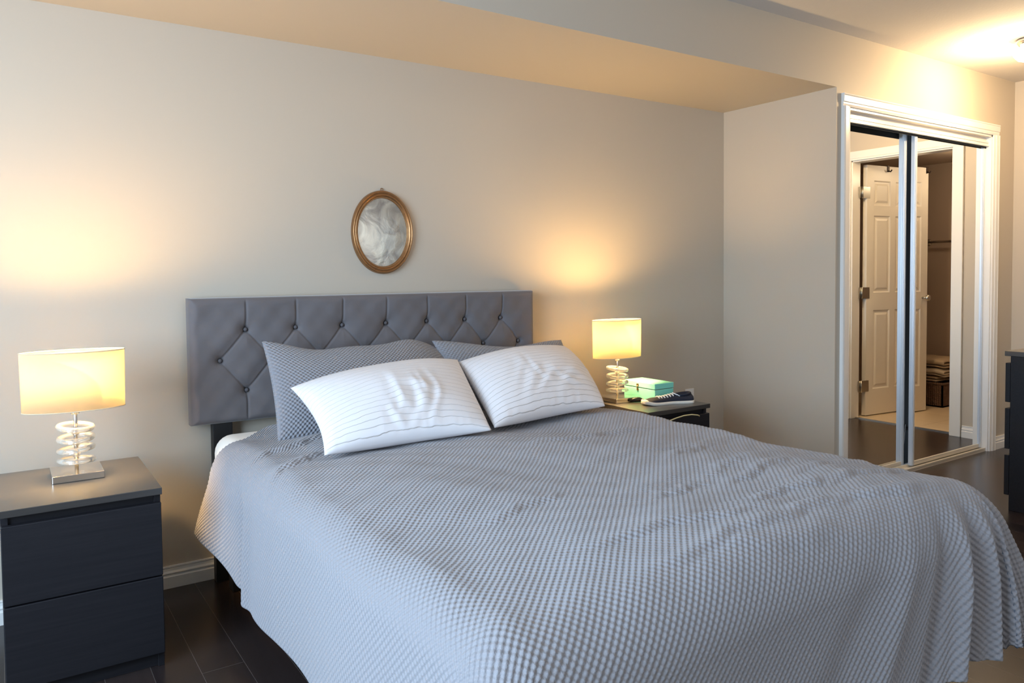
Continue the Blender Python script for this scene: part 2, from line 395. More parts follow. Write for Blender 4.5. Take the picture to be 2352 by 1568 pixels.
# sliding mirror doors
def mirror_door(name, x0, x1, yf, label):
    e = bpy.data.objects.new(name, None); COL.objects.link(e); e.location = ((x0+x1)/2, yf, 0.02); struct(e)
    z0, z1 = .022, 1.995
    sw = .030
    for xa, xb in ((x0, x0+sw), (x1-sw, x1)):
        m = MB().box(xa, xb, yf, yf+.022, z0, z1)
        m.box(xa+.006, xb-.010, yf-.003, yf, z0, z1)
        m.build('stile', M_alu, e, bevel=.0015)
    MB().box(x0+sw, x1-sw, yf, yf+.02, z0, z0+.024).build('bottom_rail', M_track, e, bevel=.001)
    MB().box(x0+sw, x1-sw, yf, yf+.02, z1-.02, z1).build('top_rail', M_alu, e)
    MB().box(x0+sw-.004, x1-sw+.004, yf+.006, yf+.010, z0+.02, z1-.01).build('mirror_pane', M_mirror, e)
    MB().box(x0+sw-.004, x1-sw+.004, yf+.0105, yf+.0145, z0+.02, z1-.01).build('backing', M_dark, e)
    return e
mirror_door('door_1', 4.432, JX1, YS+.036, '')
mirror_door('door_2', JX0, 4.425, YS+.078, '')
tag(MB().tube([(4.45, -.655, .26), (4.447, -.652, .18), (4.441, -.648, .11), (4.435, -.645, .06)], .0015, 6).build('pull_string', M_lace), 'thin white string dangling in the gap between the two mirror closet doors', 'string')

# bathroom beyond doorway
BX, BZ = 7.05, 2.135
struct(MB().box(XE+.06, BX+.1, -2.9, -0.5, -0.08, 0.004).build('floor_bathroom', M_tile))
b = MB().box(BX, BX+.1, -2.9, -.5, 0, BZ+.02).box(XE+.1, BX, -2.95, -2.85, 0, BZ+.02).box(XE+.1, BX, -.62, -.5, 0, BZ+.02)
struct(b.build('wall_bathroom', M_bath))
struct(MB().box(XE+.1, BX+.1, -2.9, -.5, BZ, BZ+.06).build('ceiling_bathroom', M_bath))
b = MB().box(XE-.002, XE+.102, DY1-.015, DY1+.005, 0, DZ).box(XE-.002, XE+.102, DY0-.005, DY0+.015, 0, DZ).box(XE-.002, XE+.102, DY0, DY1, DZ-.015, DZ+.005)
b.box(XE-.018, XE, DY1-.005, DY1+.068, 0, DZ).box(XE-.018, XE, DY0-.068, DY0+.005, 0, DZ).box(XE-.018, XE, DY0-.068, DY1+.068, DZ-.005, DZ+.066)
b.box(XE-.022, XE, DY0-.06, DY1+.06, DZ+.01, DZ+.016)
struct(b.build('trim_6', M_trim, bevel=.002))
struct(MB().box(XE+.055, XE+.065, DY0, DY1, 0, .008).build('trim_7', M_brass))

# six panel door, open into the bathroom
dr = bpy.data.objects.new('door_3', None); COL.objects.link(dr); dr.location = (XE+.112, DY0-.005, 0); dr.rotation_euler = (0, 0, math.radians(6.2)); struct(dr)
LW, LH, TH = .635, 2.02, .036
def panelled(width, height, th):
    bm = bmesh.new()
    # front face as grid with recesses
    cols = [0, .085, .285, .350, .550, width]
    rows = [0.012, .22, .86, 1.00, 1.62, 1.70, 1.90, height]
    m = MB(); m.bm.free(); m.bm = bm
    for side in (1, -1):
        yf = 0 if side == 1 else -th
        for i in range(5):
            for j in range(7):
                x0, x1, z0, z1 = cols[i], cols[i+1], rows[j], rows[j+1]
                if i in (1, 3) and j in (1, 3, 5):
                    lv = [(0, 0), (.010, -.008), (.022, -.008), (.040, -.001)]
                    prev = None
                    for d, h in lv:
                        ring = [bm.verts.new((x, yf+side*h, z)) for x, z in ((x0+d, z0+d), (x1-d, z0+d), (x1-d, z1-d), (x0+d, z1-d))]
                        if prev:
                            for k in range(4): bm.faces.new((prev[k], prev[(k+1) % 4], ring[(k+1) % 4], ring[k]))
                        prev = ring
                    bm.faces.new(prev)
                else:
                    bm.faces.new([bm.verts.new(p) for p in ((x0, yf, z0), (x1, yf, z0), (x1, yf, z1), (x0, yf, z1))])
    z0 = rows[0]
    for q in (((0, 0, z0), (0, -th, z0), (0, -th, height), (0, 0, height)), ((width, 0, z0), (width, -th, z0), (width, -th, height), (width, 0, height)),
              ((0, 0, z0), (width, 0, z0), (width, -th, z0), (0, -th, z0)), ((0, 0, height), (width, 0, height), (width, -th, height), (0, -th, height))):
        bm.faces.new([bm.verts.new(p) for p in q])
    bmesh.ops.remove_doubles(bm, verts=bm.verts, dist=1e-5)
    bmesh.ops.recalc_face_normals(bm, faces=bm.faces)
    me = bpy.data.meshes.new('door_leaf'); bm.to_mesh(me); bm.free(); return me
me = panelled(LW, LH, TH); me.materials.append(M_doorp)
leaf = bpy.data.objects.new('door_leaf', me); COL.objects.link(leaf); leaf.parent = dr; leaf.location = (.050, .038, 0)
def child_mesh(name, mb, mats, parent, loc=(0, 0, 0), bevel=0):
    bmesh.ops.recalc_face_normals(mb.bm, faces=mb.bm.faces)
    me = bpy.data.meshes.new(name); mb.bm.to_mesh(me); mb.bm.free()
    for m_ in (mats if isinstance(mats, (list, tuple)) else [mats]): me.materials.append(m_)
    o = bpy.data.objects.new(name, me); COL.objects.link(o); o.parent = parent; o.location = loc
    if bevel:
        bv = o.modifiers.new('bevel', 'BEVEL'); bv.width = bevel; bv.segments = 2; bv.limit_method = 'ANGLE'
    return o
for z in (.25, 1.0, 1.80):
    m = MB().box(-.008, .085, .0385, .0405, -.045, .045); m.tube([(-.004, .040, -.047), (-.004, .040, .047)], .0055, 10)
    m.box(-.03, -.006, .030, .034, -.045, .045)
    child_mesh('hinge', m, M_brass, dr, (0, 0, z))
m = MB().tube([(0, 0, 0), (0, .05, 0)], .012, 12).lathe([(.004, 0), (.024, .004), (.028, .018), (.022, .03), (.004, .034)], (0, .045, 0), 16, axis='Y')
m.bm.transform(Matrix.Scale(1, 4))
child_mesh('door_knob', MB().tube([(0, 0, 0), (0, .035, 0)], .010, 12).tube([(0, .035, 0), (0, .042, 0), (0, .056, 0), (0, .066, 0)], [.014, .026, .026, .012], 16), M_brass, dr, (.625, .038, .95))
m.bm.free()
def door_hook(xl, label):
    o = MB().box(-.012, .012, .0, .0035, -.045, .006).box(-.012, .012, -.040, .0, .0025, .006).tube([(0, .003, -.036), (0, .022, -.044), (0, .034, -.030)], .005, 8).build('over_door_hook', mat('dark bronze', srgb(58, 44, 34), .5, .5))
    a = math.radians(6.2); base = Vector((XE+.112, DY0-.005, 0))
    o.location = base + Vector((math.cos(a)*(xl+.012)-math.sin(a)*.039, math.sin(a)*(xl+.012)+math.cos(a)*.039, LH))
    o.rotation_euler = (0, 0, a); return tag(o, label, 'hook', 'dark hooks over the bathroom door')
door_hook(.29, 'small dark hook over the middle of the white bathroom door seen in the left mirror')
door_hook(.655, 'dark hook over the free corner of the white door, seen in the right mirror')

# towel bar
t = thing('towel_bar', 'chrome towel bar on the taupe bathroom wall, reflected in the right mirror door', 'towel bar', (BX, -1.62, 1.43))
MB().tube([(BX-.07, -1.99, 1.43), (BX-.07, -1.35, 1.43)], .011, 12).build('bar', M_chrome, t)
for yy in (-1.97, -1.37):
    MB().tube([(BX, yy, 1.43), (BX-.012, yy, 1.43), (BX-.014, yy, 1.43), (BX-.05, yy, 1.43), (BX-.055, yy, 1.43), (BX-.085, yy, 1.43)], [.03, .03, .014, .012, .02, .018], 16).build('bracket', M_chrome, t)

# basket with folded towels
BKX0, BKX1, BKY0, BKY1, BKH = 6.62, 7.0, -2.10, -1.615, .205
t = thing('wicker_basket', 'dark brown wicker basket on the cream bathroom tiles, seen in the right mirror', 'basket', ((BKX0+BKX1)/2, (BKY0+BKY1)/2, .004))
def wick(nt, b):
    tc = N(nt, 'ShaderNodeTexCoord'); wv = N(nt, 'ShaderNodeTexWave'); wv.bands_direction = 'Z'; wv.inputs['Scale'].default_value = 26; wv.inputs['Distortion'].default_value = 3
    nt.links.new(tc.outputs['Object'], wv.inputs['Vector']); wv2 = N(nt, 'ShaderNodeTexWave'); wv2.bands_direction = 'Y'; wv2.inputs['Scale'].default_value = 18; wv2.inputs['Distortion'].default_value = 2
    nt.links.new(tc.outputs['Object'], wv2.inputs['Vector'])
    m_ = N(nt, 'ShaderNodeMath', operation='MULTIPLY'); nt.links.new(wv.outputs['Fac'], m_.inputs[0]); nt.links.new(wv2.outputs['Fac'], m_.inputs[1])
    bump(nt, b, m_.outputs[0], 1.0, .006)
    mx = N(nt, 'ShaderNodeMix', data_type='RGBA'); mx.inputs['A'].default_value = (*srgb(92, 66, 52), 1); mx.inputs['B'].default_value = (*srgb(150, 112, 86), 1)
    nt.links.new(m_.outputs[0], mx.inputs['Factor']); nt.links.new(mx.outputs['Result'], b.inputs['Base Color'])
M_wick = mat('brown wicker', srgb(110, 80, 62), .7, nodes=wick)
m = MB()
m.box(BKX0, BKX0+.012, BKY0, BKY1, .004, .130).box(BKX0, BKX0+.012, BKY1-.16, BKY1, .130, .175).box(BKX0, BKX0+.012, BKY0, BKY0+.16, .130, .175).box(BKX0, BKX0+.012, BKY0, BKY1, .175, BKH)
m.box(BKX1-.012, BKX1, BKY0, BKY1, .004, BKH).box(BKX0, BKX1, BKY0, BKY0+.012, .004, BKH).box(BKX0, BKX1, BKY1-.012, BKY1, .004, BKH).box(BKX0, BKX1, BKY0, BKY1, .004, .016)
m.build('weave', M_wick, t)
m = MB().tube([(BKX0, BKY0, BKH), (BKX1, BKY0, BKH), (BKX1, BKY1, BKH), (BKX0, BKY1, BKH)], .011, 8, closed=True); m.build('rim', M_wick, t)
def towel(x0, x1, y0, y1, z0, layers, th, matr, label, seed):
    r = random.Random(seed); m = MB()
    # folded towel: serpentine sheet running around folds, extruded along Y direction of folds
    pts = []; n = 9
    for k in range(layers):
        z = z0 + th*(k+.5)
        xs = [x0+th*.6+(x1-x0-th*1.2)*i/(n-1) for i in range(n)]
        if k % 2: xs = xs[::-1]
        pts += [(x + 0, z + r.uniform(-.003, .003)) for x in xs]
        if k < layers-1:
            xe = xs[-1]; s = 1 if xe > (x0+x1)/2 else -1
            pts += [(xe+s*th*.45, z+th*.2), (xe+s*th*.55, z+th*.5), (xe+s*th*.45, z+th*.8)]
    P = np.zeros((len(pts), 14, 3)); rr = [r.uniform(-.008, .008) for _ in range(14)]
    for i, (x, z) in enumerate(pts):
        for j in range(14):
            P[i, j] = (x + rr[j]*.4, y0+(y1-y0)*j/13 , z + rr[j]*.6*math.sin(j*.9+seed) - .012*abs(j/6.5-1)**3)
    o = grid_obj('folded_towel', P, None, matr)
    so = o.modifiers.new('thick', 'SOLIDIFY'); so.thickness = th*.82; so.offset = 0
    sb = o.modifiers.new('sub', 'SUBSURF'); sb.levels = 1; sb.render_levels = 1
    return tag(o, label, 'towel', 'folded towels in the bathroom basket')
# towels folded so their rounded folds face the doorway
def towelY(z0, layers, th, matr, label, seed, y0, y1, x0=BKX0-.01, x1=BKX1-.03):
    return towel(x0, x1, y0, y1, z0, layers, th, matr, label, seed)
towelY(.222, 2, .022, M_towel, 'tan folded towel lying on the basket rim, lowest of the towel pile', 3, -2.05, -1.67)
towelY(.272, 3, .021, M_towelw, 'cream folded towel in the middle of the pile on the basket', 5, -2.04, -1.60)
towelY(.345, 3, .025, M_towel, 'beige folded towel, topmost of the pile on the basket', 8, -2.05, -1.60)

# ------------------------------------------------------------------ bed
bed = thing('bed', 'queen bed with tufted charcoal velvet headboard and black frame against the back wall', 'bed', (1.36, -1.1, 0))
HX0, HX1, HZ0, HZ1, HY = 0.571, 2.145, 0.617, 1.098, -0.092
dx = .003
nx = int((HX1-HX0)/dx)+1; nz = int((HZ1-HZ0)/dx)+1
gx = np.linspace(HX0, HX1, nx); gz = np.linspace(HZ0, HZ1, nz)
X, Z = np.meshgrid(gx, gz, indexing='ij')
st = .1970; r1 = [.777+st*k for k in range(7)]; r2 = [.680+st*k for k in range(8)]
Z1, Z2, Z3 = .973, .857, .737
btn = [(x, Z1) for x in r1]+[(x, Z2) for x in r2]+[(x, Z3) for x in r1]
def seg_d(ax, az, bx_, bz):
    vx, vz = bx_-ax, bz-az; t = np.clip(((X-ax)*vx+(Z-az)*vz)/(vx*vx+vz*vz), 0, 1)
    return np.hypot(X-ax-t*vx, Z-az-t*vz)
H = np.zeros_like(X)
D = np.full_like(X, 9.)
for x in r1:
    for s in (-1, 1):
        D = np.minimum(D, seg_d(x, Z1, x+s*st/2, Z2)); D = np.minimum(D, seg_d(x, Z3, x+s*st/2, Z2))
V = np.full_like(X, 9.)
for x in r1:
    V = np.minimum(V, seg_d(x, Z1, x, HZ1)); V = np.minimum(V, seg_d(x, Z3, x, HZ0))
H -= .005*G(D, .0042) + .006*G(D, .028) + .006*G(V, .004) + .003*G(V, .03)
for bx_, bz in btn:
    d = np.hypot(X-bx_, Z-bz); H -= .021*G(d, .012) + .008*G(d, .036)
H += .003*np.sin(X*23+1)*np.sin(Z*31) + .0015*np.sin(X*71)*np.sin(Z*57+2)
ed = np.minimum(np.minimum(X-HX0, HX1-X), np.minimum(Z-HZ0, HZ1-Z))
Hc = H * smooth01(ed/.03)
round_ = .028*(1-np.sqrt(np.clip(1-(1-np.clip(ed/.028, 0, 1))**2, 0, 1)))
Y = HY - Hc + round_
P = np.stack([X, Y, Z], -1)
# wrap around to the back: add border rings
Pb = np.zeros((nx+2, nz+2, 3)); Pb[1:-1, 1:-1] = P
Pb[0, 1:-1] = P[0]; Pb[-1, 1:-1] = P[-1]; Pb[1:-1, 0] = P[:, 0]; Pb[1:-1, -1] = P[:, -1]
Pb[0, 0] = P[0, 0]; Pb[0, -1] = P[0, -1]; Pb[-1, 0] = P[-1, 0]; Pb[-1, -1] = P[-1, -1]
for sl in ((0, slice(None)), (-1, slice(None)), (slice(None), 0), (slice(None), -1)):
    Pb[sl][..., 1] = -0.022
hb = grid_obj('headboard', Pb, None, M_velvet, bed)
for i, (bx_, bz) in enumerate(btn):
    yb = HY + .019
    m = MB()
    m.lathe([(.008, -.010), (.008, -.003), (.006, .000), (.003, .0015), (.0005, .002)], (bx_, yb, bz), 14, axis='Y')
    m.build('button', M_button, hb)
MB().box(HX0+.01, HX1-.01, -.028, -.018, HZ0+.01, HZ1-.01).build('headboard_back', M_bedframe, bed)
for x in (.650, 1.995):
    MB().box(x, x+.072, -.062, -.020, 0, .66).build('headboard_post', M_bedframe, bed, bevel=.002)
# frame rails, slat base and legs
BX0, BX1, BY0, BY1 = .66, 2.12, -2.10, -.07
for x in (BX0, BX1-.03):
    MB().box(x, x+.03, BY0, BY1, .19, .29).build('side_rail', M_bedframe, bed, bevel=.002)
for yy in (BY0, BY1-.03):
    MB().box(BX0, BX1, yy, yy+.03, .19, .29).build('end_rail', M_bedframe, bed, bevel=.002)
MB().box(BX0+.02, BX1-.02, BY0+.02, BY1-.02, .27, .285).build('slat_base', M_bedframe, bed)
for x in (BX0+.02, BX1-.08, (BX0+BX1)/2-.03):
    for yy in (BY0+.04, -1.1, BY1-.12):
        MB().box(x, x+.06, yy, yy+.06, 0, .20).build('leg', M_bedframe, bed, bevel=.002)

# mattress in its fitted sheet
def rounded_slab(x0, x1, y0, y1, z0, z1, r, n=10):
    m = MB().box(x0, x1, y0, y1, z0, z1)
    return m
mt = rounded_slab(.632, 2.135, -2.10, -.105, .292, .589, .06).build('mattress', M_sheet, bevel=.065, seg=6, smooth=True)
tag(mt, 'mattress in a cream fitted sheet, one corner bare beside the left grey pillow', 'mattress')

# ------------------------------------------------------------------ duvet
ZT = .606
hwx0, hwx1 = .685, 2.115      # x where the top starts rolling over
vy0, vy1 = -.185, -2.045      # head edge and foot roll
RX = .10
du_l, du_r, dv = .45, .44, .485
step = .0046
U = np.arange(-du_l, (hwx1-hwx0)+du_r, step); Vv = np.arange(0, (vy0-vy1)+dv, step)
UU, VV = np.meshgrid(U, Vv, indexing='ij')
Wt = hwx1-hwx0; Lt = vy0-vy1
ul = np.clip(-UU, 0, None)*(1-.24*G(VV, .30)); ur = np.clip(UU-Wt, 0, None); vf = np.clip(VV-Lt, 0, None)
su = ul+ur; sgn = np.where(UU < 0, -1., 1.)
s = np.hypot(su, vf); th = np.arctan2(vf, su+1e-9)
# softer radius toward the foot, top thickness
Rr = RX + .03*np.sin(th)
arc = Rr*math.pi/2
flare = .06 + .02*np.sin(UU*7)*np.sin(VV*5)
a_ = np.clip(s/Rr, 0, math.pi/2); ex = np.clip(s-arc, 0, None)
out = Rr*np.sin(a_) + ex*flare
drop = Rr*(1-np.cos(a_)) + ex*np.sqrt(1-flare**2)
# left side: head corner kicks outwards, with a pleat behind it
left = (UU < 0) & (vf <= 0)
lw = smooth01(ul/.40)*(UU < 0)
out = out + lw*(.075*G(VV-.02, .20) - .022*G(VV-.36-.12*(ul/.45), .045) + .018*G(VV-.46-.10*(ul/.45), .05) + .010*np.sin(VV*9+1.2)*smooth01((VV-.5)/.2))
# right foot corner: flap and folds
cw = smooth01((s-.04)/.35)*(UU > Wt/2)
corner = smooth01(su/.03)*smooth01(vf/.03)*(UU > Wt)
out = out + corner*cw*(.10*G(th-.78, .26) - .075*G(th-1.25, .11) + .045*G(th-1.44, .08) - .03*G(th-.30, .12))
cl = corner*0 + smooth01(su/.03)*smooth01(vf/.03)*(UU < 0)
out = out + cl*smooth01((s-.04)/.35)*(.05*G(th-.8, .3))
drop = drop*(1 - .55*smooth01((s-.42)/.4)*((su > .02) & (vf > .02)))
# folds on the foot face, fanning out of the right corner
foot = smooth01((vf-.05)/.25)
for du0, amp, wd, k in ((.05, .030, .020, .10), (.115, -.030, .022, .22), (.185, .026, .024, .38), (.28, -.022, .030, .52), (.46, .012, .045, .8), (.62, -.008, .07, .9)):
    xx = Wt - UU
    out = out + foot*amp*G(xx - du0*(.5+vf*1.3) - k*.08, wd)*(UU <= Wt+.0)
out = out + .010*foot*np.sin(UU*6.+.8)*(UU < Wt)
out = out + .008*smooth01(ur/.2)*np.sin(VV*8)
dirx = np.where(s > 1e-6, su/np.maximum(s, 1e-6), 0)*sgn; diry = np.where(s > 1e-6, vf/np.maximum(s, 1e-6), 0)
Xb = hwx0 + np.clip(UU, 0, Wt); sh = .14*smooth01((.15-UU)/.17)+.10*smooth01(ul/.20)
Yb = vy0 - np.clip(VV, 0, Lt) - sh*np.clip(1-VV/.9, 0, 1)**1.0
Xd = Xb + out*dirx; Yd = Yb - out*diry
Zd = ZT - drop
# loft and soft unevenness of the top
topm = 1-smooth01(s/.20)
fin = smooth01(np.minimum(UU+.02, Wt+.02-UU)/.35)
Zd += topm*(.010*np.sin(Xb*4.1+.5)*np.sin(Yb*3.3+1.) + .006*np.sin(Xb*9+Yb*5) + .004*np.sin(Yb*14+Xb*3) + .012*fin)
Zd += topm*.014*G(Yb+1.95, .28)*fin
Zd -= topm*.012*G(Yb+1.55, .25)*smooth01((Xb-1.3)/.4)*fin
# press down under the pillows
Zd -= topm*.002*smooth01((Yb+.62)/.12)
cre = [[0.913, -1.642, 1.156, -1.587],[0.996, -1.927, 1.425, -1.987],[1.124, -2.067, 1.587, -2.045],[1.207, -1.94, 1.617, -1.941],[1.356, -1.753, 1.523, -1.731],[1.597, -1.784, 1.858, -1.724],[1.706, -1.837, 2.19, -1.804],[1.491, -1.936, 1.745, -1.939],[1.763, -1.952, 2.115, -1.94],[1.503, -1.371, 2.112, -1.359],[1.712, -1.456, 1.972, -1.383],[1.446, -1.117, 1.923, -1.081],[1.59, -1.701, 1.758, -1.651],[1.285, -2.108, 1.719, -2.178],[1.534, -2.046, 1.968, -2.1],[0.647, -0.68, 0.903, -0.557],[0.639, -0.931, 0.83, -0.779]]
# every crease is a soft ridge with a sharp valley beside it, wandering a little
for q, (ax, ay, bx_, by) in enumerate(cre):
    vx, vy = bx_-ax, by-ay; Ln = math.hypot(vx, vy); nxv, nyv = -vy/Ln, vx/Ln
    px, py = Xd-ax, Yd-ay
    t = (px*vx+py*vy)/(Ln*Ln); d = px*nxv+py*nyv + .008*np.sin(t*9+q) + .004*np.sin(t*23+q*2)
    env = np.exp(-((t-.5)/.62)**4)*(1-smooth01(s/.25))
    amp = .0050 + .002*((q*7) % 3)
    if q >= 15: amp = .011
    Zd += env*amp*(G(d-.022, .020 if q < 15 else .026) - .45*G(d+.003, .009 if q < 15 else .013))
for (cx, cy, rx_, ry_, am) in ((1.0, -1.3, .35, .12, .006), (1.5, -1.62, .30, .05, .010), (1.85, -1.62, .22, .04, .008), (1.75, -1.9, .3, .04, .007), (1.3, -1.85, .3, .05, .006), (1.75, -1.25, .3, .045, .008), (1.9, -1.02, .25, .05, .008)):
    Zd += topm*am*np.exp(-((Xd-cx)/rx_)**2-((Yd-cy-.25*(Xd-cx))/ry_)**2)
Zd += .0022*np.sin(Xd*31+3*np.sin(Yd*7))*np.sin(Yd*37+2*np.sin(Xd*5))*topm
# knit relief in the geometry itself
P = np.stack([Xd, Yd, Zd], -1)
tu = np.gradient(P, axis=0); tv = np.gradient(P, axis=1); nn = np.cross(tv, tu); nn /= np.linalg.norm(nn, axis=-1, keepdims=True)+1e-9
if nn[nn.shape[0]//2, nn.shape[1]//2, 2] < 0: nn = -nn
pit = .0175
wf = np.cos(UU*2*math.pi/pit)*np.cos(VV*2*math.pi/pit)
P = P + nn*(.0013*wf)[..., None]
UVd = np.stack([UU, VV], -1)
duv = grid_obj('duvet', P, UVd, [M_duvet, M_lining], flip=True)
so = duv.modifiers.new('loft', 'SOLIDIFY'); so.thickness = .012; so.offset = -1; so.material_offset = 1; so.material_offset_rim = 0
tag(duv, 'grey waffle knit duvet spread over the bed and hanging down its sides', 'duvet')

# ------------------------------------------------------------------ pillows
def pillow(name, BL, BR, TR, TL, thick, mats, label, group, bows=(0, 0, 0, 0), dip=None, wrinkle=0, seed=0, edge_pinch=.5, size=(.66, .48), back_mat=None, puff_pow=.46, corner_round=.03):
    n, m = 110, 84
    u = np.linspace(0, 1, n); v = np.linspace(0, 1, m); UU, VV = np.meshgrid(u, v, indexing='ij')
    BL, BR, TR, TL = [np.array(p, float) for p in (BL, BR, TR, TL)]
    B = ((1-UU)*(1-VV))[..., None]*BL + (UU*(1-VV))[..., None]*BR + (UU*VV)[..., None]*TR + ((1-UU)*VV)[..., None]*TL
    ex = (BR-BL)/np.linalg.norm(BR-BL); ey = (TL-BL); ey = ey/np.linalg.norm(ey); nz_ = np.cross(ex, ey); nz_ /= np.linalg.norm(nz_)
    if nz_[1] > 0: nz_ = -nz_
    bb, br_, bt, bl = bows
    B = B + ey*(4*UU*(1-UU)*(bt*VV**2 - bb*(1-VV)**2))[..., None] + ex*(4*VV*(1-VV)*(br_*UU**2 - bl*(1-UU)**2))[..., None]
    if dip is not None: B = B + ey*(dip(UU)*VV**2)[..., None]
    r = np.random.RandomState(seed)
    edge = np.minimum(np.minimum(UU, 1-UU)*size[0], np.minimum(VV, 1-VV)*size[1])
    prof = (np.sin(np.pi*UU)**puff_pow)*(np.sin(np.pi*VV)**puff_pow)
    lf = np.zeros_like(UU)
    for k in range(6):
        lf += r.uniform(-1, 1)*np.sin(UU*r.uniform(3, 9)+r.uniform(0, 6))*np.sin(VV*r.uniform(3, 8)+r.uniform(0, 6))
    T = thick*prof*(1+.05*lf)
    W_ = np.zeros_like(UU)
    if wrinkle:
        for k in range(9):
            cu, cv = r.uniform(.2, .8), r.uniform(.10, .60); ang = r.uniform(1.0, 2.0) if r.rand() < .75 else r.uniform(0, 3.1); ln = r.uniform(.05, .12); wd = r.uniform(.012, .028)
            px, py = (UU-cu)*size[0], (VV-cv)*size[1]; a = px*math.cos(ang)+py*math.sin(ang); b_ = -px*math.sin(ang)+py*math.cos(ang)+.02*np.sin(a*18+k)
            W_ += wrinkle*r.uniform(.5, 1.0)*G(a, ln)*(G(b_, wd)-.7*G(b_-wd*1.6, wd))
        for k in range(14):    # short gathers along the seam
            cu = r.uniform(.05, .95); W_ += wrinkle*.35*G((UU-cu)*size[0], .012)*np.exp(-VV*size[1]/.05)
        for k in range(10):
            cv = r.uniform(.1, .9); W_ += wrinkle*.3*G((VV-cv)*size[1], .012)*(np.exp(-UU*size[0]/.05)+np.exp(-(1-UU)*size[0]/.05))
        W_ *= smooth01(edge/.02)
    front = B + nz_*(T*.55+W_)[..., None]; back = B - nz_*(T*.45)[..., None]
    UV = np.stack([UU*size[0], VV*size[1]], -1)
    # one closed mesh: front grid + back grid stitched along the seam
    V_ = np.concatenate([front.reshape(-1, 3), back.reshape(-1, 3)])
    i, j = np.meshgrid(np.arange(n-1), np.arange(m-1), indexing='ij'); a = (i*m+j).ravel()
    F1 = np.stack([a, a+m, a+m+1, a+1], 1); F2 = F1[:, ::-1] + n*m
    F = np.concatenate([F1, F2])
    me = bpy.data.meshes.new(name); me.from_pydata(V_.tolist(), [], F.tolist())
    uv = me.uv_layers.new(name='UVMap'); UVa = np.concatenate([UV.reshape(-1, 2)]*2); uv.data.foreach_set('uv', UVa[F.ravel()].ravel())
    me.polygons.foreach_set('use_smooth', np.ones(len(F), bool))
    mi = np.zeros(len(F), np.int32); mi[len(F1):] = 1
    me.materials.append(mats); me.materials.append(back_mat or mats); me.polygons.foreach_set('material_index', mi)
    bm = bmesh.new(); bm.from_mesh(me); bmesh.ops.remove_doubles(bm, verts=bm.verts, dist=1e-5); bm.to_mesh(me); bm.free()
    o = bpy.data.objects.new(name, me); COL.objects.link(o)
    return tag(o, label, 'pillow', group)

pillow('pillow_sham', (.775, -.47, .602), (1.50, -.44, .60), (1.60, -.20, .83), (.800, -.205, .940), .17, M_sham,
       'left grey waffle knit pillow upright against the tufted headboard', 'grey waffle pillows at the headboard', bows=(0, .0, 0, -.012),
       dip=lambda u: -.034*G(u-.24, .16)+.058*G(u-.80, .17), seed=2, back_mat=M_shamedge, size=(.76, .42))
pillow('pillow_sham', (1.60, -.41, .602), (2.16, -.40, .60), (2.205, -.215, .868), (1.525, -.185, .902), .15, M_sham,
       'right grey waffle knit pillow leaning on the headboard behind a white pillow', 'grey waffle pillows at the headboard', bows=(0, 0, 0, 0),
       dip=lambda u: -.055*G(u-.5, .35), seed=9, back_mat=M_shamedge, size=(.70, .40))
pillow('pillow', (.785, -.905, .640), (1.385, -.895, .640), (1.500, -.46, .838), (.822, -.47, .788), .165, M_white,
       'left white pintucked pillow lying in front of the grey ones', 'white pintucked pillows', bows=(-.022, -.006, .032, -.03), wrinkle=.004, seed=12, size=(.66, .47))
pillow('pillow', (1.415, -.865, .640), (2.010, -.765, .640), (2.090, -.395, .852), (1.505, -.455, .828), .17, M_white,
       'right white pintucked pillow beside the right lamp', 'white pintucked pillows', bows=(-.018, .02, .012, -.01), wrinkle=.0038, seed=21, size=(.62, .47))

# ------------------------------------------------------------------ nightstands
def nightstand(x0, yf, label):
    x1, yb = x0+.402, yf+.48
    t = thing('nightstand', label, 'nightstand', ((x0+x1)/2, (yf+yb)/2, 0), 'black brown nightstands')
    MB().box(x0-.002, x1+.002, yf-.002, yb, .529, .550).build('tabletop', M_esptop, t, bevel=.0015)
    b = MB().box(x0, x0+.018, yf+.022, yb, 0, .529).box(x1-.018, x1, yf+.022, yb, 0, .529).box(x0, x1, yb-.01, yb, .02, .529).box(x0, x1, yf+.03, yf+.046, 0, .529).box(x0+.018, x1-.018, yf+.04, yb, .03, .046)
    b.build('body', M_esp, t, bevel=.001)
    for z0, z1 in ((.285, .505), (.048, .281)):
        MB().box(x0+.001, x1-.001, yf, yf+.02, z0, z1).box(x0+.03, x1-.03, yf+.018, yf+.03, z0+.02, z1-.01).build('drawer', M_esp, t, bevel=.002)
    return t
nightstand(-.027, -.639, 'dark wood two-drawer nightstand left of the bed, under the near lamp')
nightstand(2.392, -.615, 'dark wood two-drawer nightstand right of the bed, under the teal box')

